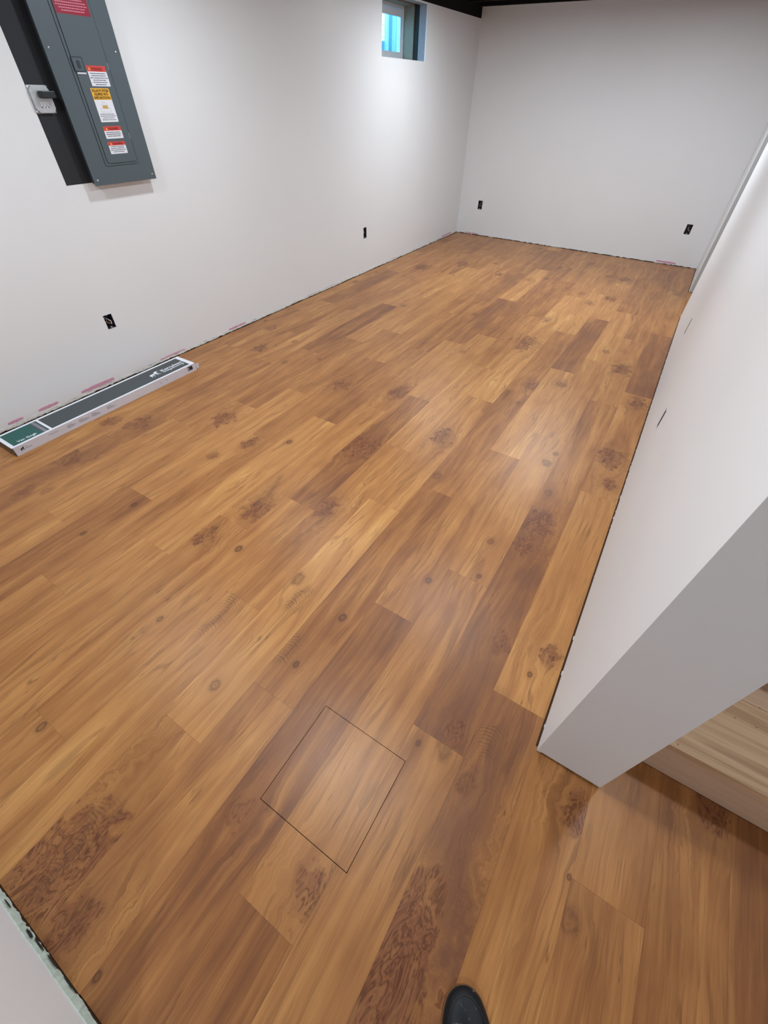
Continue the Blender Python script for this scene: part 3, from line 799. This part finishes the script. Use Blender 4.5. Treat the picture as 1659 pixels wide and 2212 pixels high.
for st, (tx, tz) in ((s1, (1.776, 1.5045)), (s3, (1.763, 1.285)), (s4, (1.760, 1.2250))):
    bm = bmesh.new(); prism(bm, [(tx-.005, tz-.005), (tx+.005, tz-.005), (tx, tz+.005)], fP, HD+.0006, HD+.0008); obj('hazard_triangle', bm, M['st_yellow'], st)
s5 = sticker(1.7075, 1.8735, 1.677, 1.80, M['st_crimson'])
bars(s5, 1.712, 1.870, [(1.790-.0085*k, f) for k, f in enumerate((.9, .8, .95, .9, .6, .96, .86, .92, .75, .9, .95, .8, .7))], M['st_pink'], .0034, 5)

# switch plate on the black board left of the panel
sw = thing('switch_plate', 'galvanised steel square plate with a black lever beside the electrical panel', 'switch plate', (XL+.0005, 1.552, 1.393))
cut = lambda a, c: [(-a, -a+c), (-a+c, -a), (a-c, -a), (a, -a+c), (a, a-c), (a-c, a), (-a+c, a), (-a, a-c)]
fS = lambda u, v, h: (h, u, v)
bm = bmesh.new(); prism(bm, cut(.050, .004), fS, 0, .003); prism(bm, cut(.047, .014), fS, .003, .014)
obj('plate', bm, M['galv'], sw)
bm = bmesh.new(); box(bm, .014, .052, -.012, .052, .004, .030, bev=.003); obj('lever', bm, M['black_plastic'], sw)
for a, b in ((-.043, -.043), (.043, -.043), (-.043, .043), (.043, .043)):
    bm = bmesh.new(); lathe(bm, [(.006, .003), (.0055, .0055), (.003, .007), (0, .0072)], lambda p, q, h: (h, a+p, b+q), 12)
    obj('screw', bm, M['screw'], sw, smooth=True)
bm = bmesh.new()
box(bm, .0142, .0150, -.018, .016, -.030, -.026); box(bm, .0142, .0150, -.018, -.013, -.030, -.010); box(bm, .0142, .0150, -.003, .002, -.030, -.012); box(bm, .0142, .0150, .012, .016, -.030, -.008)
obj('stamped_mark', bm, M['st_white'], sw)

# ------------------------------------------------------------------ open outlet boxes
def outlet(fn_, u0, u1, v0, v1, label, style, seed):
    rnd = random.Random(seed)
    uc, vc = (u0+u1)/2, (v0+v1)/2
    base = Vector(fn_(uc, v0, 0)); o = thing('outlet_box', label, 'outlet box', base, 'open electrical boxes cut into the walls')
    f = lambda u, v, h: tuple(Vector(fn_(uc+u, v0+v, h))-base)
    w, hh, dep, t = (u1-u0)-.002, (v1-v0)-.002, .055, .002
    bm = bmesh.new()
    def pb(a0, a1, b0, b1, h0, h1):
        prism(bm, [(a0, b0), (a1, b0), (a1, b1), (a0, b1)], f, h0, h1)
    pb(-w/2, w/2, .001, .001+hh, dep, dep+t)
    pb(-w/2, -w/2+t, .001, .001+hh, .001, dep); pb(w/2-t, w/2, .001, .001+hh, .001, dep)
    pb(-w/2+t, w/2-t, .001, .001+t, .001, dep); pb(-w/2+t, w/2-t, hh-t, .001+hh, .001, dep)
    obj('shell', bm, M['blue_plastic'], o)
    for b in (.001+t, hh-.010):
        bm = bmesh.new(); prism(bm, rrect(-.006, .006, b, b+.009, .002, 2), f, .003, .012); obj('screw_post', bm, M['galv'] if b < .02 else M['blue_plastic'], o)
    cols = [M['wire_white'], M['wire_black'], M['wire_copper']] if style else [M['wire_black'], M['wire_white'], M['wire_copper']]
    for q in range(3):
        x0 = rnd.uniform(-.35, .35)*w; bm = bmesh.new()
        pts = [(x0, hh*.95, .045), (x0*.6+.003*q, hh*.75, .030), (rnd.uniform(-.3, .3)*w, hh*.5, .018 if not style else .006), (rnd.uniform(-.32, .32)*w, hh*.28, .030 if not style else .004), (rnd.uniform(-.3, .3)*w, hh*.40, .04)]
        sm = []
        for a, b in zip(pts, pts[1:]):
            for s in range(4): sm.append(tuple(a[c]+(b[c]-a[c])*s/4 for c in range(3)))
        sm.append(pts[-1])
        tube(bm, [f(*s) for s in sm], .0030 if style and q == 0 else .0018, 6); obj('wire', bm, cols[q], o, smooth=True)
    return o
outlet(fL, *OUT_L[0], 'open outlet box with loose wires below the electrical panel, above the flooring carton', 1, 1)
outlet(fL, *OUT_L[1], 'open outlet box low on the left wall under the window', 0, 2)
outlet(fB, *OUT_B[0], 'open outlet box low on the back wall near the left corner', 0, 3)
outlet(fB, *OUT_B[1], 'open outlet box low on the back wall near the partition', 0, 4)
outlet(fR, *OUT_R[0], 'outlet slot in the right partition, the one farther down the room', 0, 5)
outlet(fR, *OUT_R[1], 'outlet slot in the right partition, the one nearer with a chipped rim', 1, 6)
# torn drywall rims
def rim(wall, fn, u0, u1, v0, v1, seed, w=.004):
    rnd = random.Random(seed); bm = bmesh.new(); per = []
    n = 9
    for k in range(n): per.append((u0+(u1-u0)*k/n, v0, 0, -1))
    for k in range(n): per.append((u1, v0+(v1-v0)*k/n, 1, 0))
    for k in range(n): per.append((u1-(u1-u0)*k/n, v1, 0, 1))
    for k in range(n): per.append((u0, v1-(v1-v0)*k/n, -1, 0))
    A = []; B = []
    for u, v, du, dv in per:
        i_ = rnd.uniform(0, w*.6); o_ = rnd.uniform(.3, 1)*w
        A.append(bm.verts.new(fn(u-du*i_, v-dv*i_, -.0012))); B.append(bm.verts.new(fn(u+du*o_, v+dv*o_, -.0002)))
    m = len(A)
    for k in range(m): bm.faces.new((A[k], A[(k+1) % m], B[(k+1) % m], B[k]))
    obj('torn_rim', bm, M['st_white'], wall)
rim(wall_left, fL, *OUT_L[0], 1, .005); rim(wall_right, fR, *OUT_R[1], 2, .005)

# ------------------------------------------------------------------ flooring carton on the floor
BX0, BX1, BY0, BY1, BH = -2.160, -1.975, .500, 1.722, .055
carton = thing('flooring_carton', 'long white flooring carton with charcoal and green printed top, lying along the left wall', 'carton', ((BX0+BX1)/2, (BY0+BY1)/2, 0))
cx, cy, _ = carton.location
bm = bmesh.new(); box(bm, BX0-cx, BX1-cx, BY0-cy, BY1-cy, .0004, BH-.0006, bev=.0015); obj('body', bm, M['carton'], carton)
bxo('lid', (BX0-cx, BX1-cx, BY0-cy-.004, BY1-cy, BH-.0006, BH), M['carton_top'], carton)
fT = lambda u, v, h: (v-cx, u-cy, BH+h)     # u along the carton, v across (world x)
def print_rect(name, u0, u1, v0, v1, mat, h=.0004, par=None):
    bm = bmesh.new(); prism(bm, [(u0, v0), (u1, v0), (u1, v1), (u0, v1)], fT, 0.00005, h)
    return obj(name, bm, mat, par or carton)
print_rect('dark_print', .722, 1.690, -2.143, -1.990, M['carton_dark'])
print_rect('green_print', .515, .668, -2.143, -1.990, M['carton_green'])
strip = print_rect('name_strip', .668, .708, -2.143, -1.990, M['carton_dark'])
TT = lambda u, v, h=.0005: Matrix(((0, -1, 0, v-cx), (1, 0, 0, u-cy), (0, 0, 1, BH+h), (0, 0, 0, 1)))
text('lettering', 'Karndean', .036, M['print_white'], carton, TT(1.507, -2.056), width=.172, bold=.0007)
text('lettering', 'Designflooring', .026, M['print_white'], carton, TT(1.508, -2.032), width=.166, bold=.0004)
text('lettering', 'Van Gogh', .026, M['print_white'], carton, TT(.545, -2.006), width=.102, bold=.0004)
# four-legged dog emblem
DOG = [(0, .28), (.03, .30), (.07, .45), (.12, .58), (.18, .66), (.32, .66), (.48, .68), (.58, .72), (.64, .84), (.70, .96), (.74, 1.0), (.78, .97), (.86, .93), (1.0, .82), (.99, .77),
       (.88, .79), (.82, .76), (.78, .66), (.78, .52), (.80, .40), (.86, .20), (.95, .04), (.90, .02), (.82, .16), (.74, .34), (.70, .40), (.68, .24), (.69, .02), (.63, .02), (.63, .24),
       (.60, .42), (.45, .46), (.36, .44), (.36, .32), (.42, .20), (.40, .02), (.34, .02), (.34, .18), (.27, .30), (.22, .36), (.18, .26), (.20, .16), (.12, .02), (.06, .02), (.12, .16),
       (.10, .30), (.12, .44), (.08, .40)]
def dog(u0, v0, w, h, fn, h1, mat, par):
    bm = bmesh.new()
    vs_ = [bm.verts.new(fn(u0+a*w, v0+b*h, h1)) for a, b in DOG]
    f = bm.faces.new(vs_); bmesh.ops.triangulate(bm, faces=[f])
    obj('dog_emblem', bm, mat, par)
dog(1.412, 0, .083, .062, lambda u, v, h: (-2.032-cx-v, u-cy, BH+h), .0007, M['print_white'], carton)
fF = lambda u, v, h: (BX1-cx+h, u-cy, v)
dog(.527, .020, .022, .022, fF, .0006, M['print_black'], carton)
def side_bars(name, rects, mat):
    bm = bmesh.new()
    for u0, u1, v0, v1 in rects: prism(bm, [(u0, v0), (u1, v0), (u1, v1), (u0, v1)], fF, .0001, .0006)
    o = obj(name, bm, mat, carton); o['kind'] = 'stuff'
rnd = random.Random(9); rc = [(.553, .565, .033, .0365), (.553, .585, .024, .0275)]
for c, w in ((.80, .05), (.87, .06), (.95, .05), (1.05, .05)):
    rc += [(c-.01, c+.018, .038, .041)] + [(c-.012, c+w*rnd.uniform(.5, 1), z, z+.0012) for z in (.034, .031, .028, .025, .022)]
rc += [(1.425, 1.437, .026, .030), (1.47, 1.482, .028, .033), (.68, .74, .036, .038), (.69, .73, .031, .0325)]
side_bars('side_fine_print', rc, M['print_grey'])
bm = bmesh.new(); prism(bm, [(1.655, .020), (1.695, .020), (1.695, .047), (1.655, .047)], fF, .0001, .0007); blk = obj('black_label', bm, M['print_black'], carton)
bm = bmesh.new(); prism(bm, [(1.660, .026), (1.664, .026), (1.664, .042), (1.660, .042)], fF, .0007, .0009); obj('label_mark', bm, M['print_white'], blk)
# name printed across the strip, upside to the carton end
TS = Matrix(((1, 0, 0, -2.138-cx), (0, 1, 0, .678-cy), (0, 0, 1, BH+.0005), (0, 0, 0, 1)))
bm = bmesh.new(); rnd = random.Random(4); v = -2.136
while v < -2.0:
    l = rnd.uniform(.008, .016); prism(bm, [(.679, v), (.697, v), (.697, v+l), (.679, v+l)], fT, .0004, .0006)
    prism(bm, [(.684, v+l*.3), (.692, v+l*.3), (.692, v+l*.6), (.684, v+l*.6)], fT, .0006, .0007)
    v += l+.005
o = obj('strip_print', bm, M['print_grey'], strip); o['kind'] = 'stuff'
# end flaps
bm = bmesh.new()
prism(bm, [(BX0-cx+.004, BH-.004), (BX1-cx-.004, BH-.004), (BX1-cx-.002, .004), (BX0-cx+.002, .004)], lambda u, v, h: (u, BY1-cy+.003+(BH-v)*.10+h, v), 0, .002)
obj('end_flap', bm, M['carton_in'], carton)
bm = bmesh.new()
prism(bm, [(0, .046), (.032, .040), (.030, .008), (0, .004)], lambda u, v, h: (BX1-cx-.004+h-u*.10, BY1-cy+u, v), 0, .0015)
obj('side_flap', bm, M['carton'], carton)
bm = bmesh.new()
prism(bm, [(BX0-cx+.004, BH-.004), (BX1-cx-.006, BH-.004), (BX1-cx-.004, .004), (BX0-cx+.002, .004)], lambda u, v, h: (u, BY0-cy-.002-(BH-v)*.06-h, v), 0, .002)
obj('end_flap', bm, M['carton_in'], carton)

# ------------------------------------------------------------------ raw pine stair beside the partition
stair = thing('stair', 'raw pine stair with knotty first tread behind the partition end', 'stair', (1.65, .745, 0))
sx, sy, _ = stair.location
SW0, SW1 = 1.098-sx, 2.195-sx
bxo('riser', (SW0, SW1, 0, .019, .001, .149), M['pine_riser'], stair, bev=.001)
bxo('tread_board', (SW0, SW1, -.004, .2485, .1495, .176), M['pine'], stair, bev=.002)
bxo('tread_board', (SW0, SW1, .2495, .352, .1495, .176), M['pine_riser'], stair, bev=.002)
bxo('riser', (SW0, SW1, .352, .371, .001, .340), M['stain'], stair, bev=.001)
bxo('tread_board', (SW0, SW1, .345, .62, .3405, .367), M['pine'], stair, bev=.002)
bxo('riser', (SW0, SW1, .60, .619, .001, .34), M['pine_riser'], stair)
bxo('riser', (SW0, SW1, .621, .64, .001, .531), M['pine_riser'], stair)
bxo('tread_board', (SW0, SW1, .612, .89, .5315, .558), M['pine'], stair, bev=.002)

# ------------------------------------------------------------------ shoe of the person taking the picture
shoe = thing('shoe', 'scuffed black leather shoe toe at the bottom edge of the floor', 'shoe', (.980, -.098, 0), rotz=math.atan2(.52, .85))
def shoe_half(t):           # t 0 heel .. 1 toe, half width
    a = .040+.012*math.sin(min(1, t*1.05)*math.pi*.9-0.4)
    if t > .72: a = .0515*math.sqrt(max(0, 1-((t-.72)/.28)**2.3))
    if t < .12: a = .041*math.sqrt(max(0.0, 1-((.12-t)/.12)**2))
    return max(a, .0004)
def loop(scale, dy=0):
    ts = [0, .01, .03, .06, .1, .16, .24, .34, .44, .54, .64, .72, .78, .84, .89, .93, .95, .965, .98, .989, .995, .999, 1]
    L_ = [(shoe_half(t)+(scale if 0 < t < 1 else 0), -.148+t*.296+(scale if t > .9 else (-scale if t < .1 else 0))) for t in ts]
    return L_ + [(-a, b) for a, b in L_[-2:0:-1]]
bm = bmesh.new()
prism(bm, loop(.004), lambda u, v, h: (u, v, h), .0005, .014)
M['sole'] = plain('tan_rubber_sole', srgb(120, 74, 30), 0.7)
obj('sole', bm, M['sole'], shoe)
bm = bmesh.new(); prism(bm, loop(.0022), lambda u, v, h: (u, v, h), .0142, .019)
obj('welt', bm, M['leather'], shoe)
bm = bmesh.new(); rings = []
LV = 9
for j in range(LV+1):
    g_ = j/LV; ring_ = []
    for (u, v) in loop(0):
        t = (v+.148)/.296
        top = .052+.050*max(0, min(1, (.62-t)/.45)) if t < .62 else .052-.010*((t-.62)/.38)**2
        a = g_*math.pi/2
        shr = math.cos(a)**.62
        vc = .03
        lim = u*shr; vy = v if t < .5 else (v-.02)*(.35+.65*shr)+.02
        ring_.append(bm.verts.new((lim, vy, .0192+(top-.0192)*math.sin(a)**.9)))
    rings.append(ring_)
for A, B in zip(rings, rings[1:]):
    n = len(A)
    for k in range(n): bm.faces.new((A[k], A[(k+1) % n], B[(k+1) % n], B[k]))
bmesh.ops.remove_doubles(bm, verts=bm.verts, dist=.0005)
obj('upper', bm, M['leather'], shoe, smooth=True)
bm = bmesh.new(); sp_ = []
for (u, v) in loop(0):
    t_ = (v+.148)/.296
    if t_ < .70: continue
    a_ = .42*math.pi/2; sh = math.cos(a_)**.62; tp = .052-.010*((t_-.62)/.38)**2
    sp_.append((u*sh, (v-.02)*(.35+.65*sh)+.02, .0192+(tp-.0192)*math.sin(a_)**.9+.0004))
tube(bm, sp_, .0011, 6)
obj('toe_cap_seam', bm, M['black_plastic'], shoe, smooth=True)
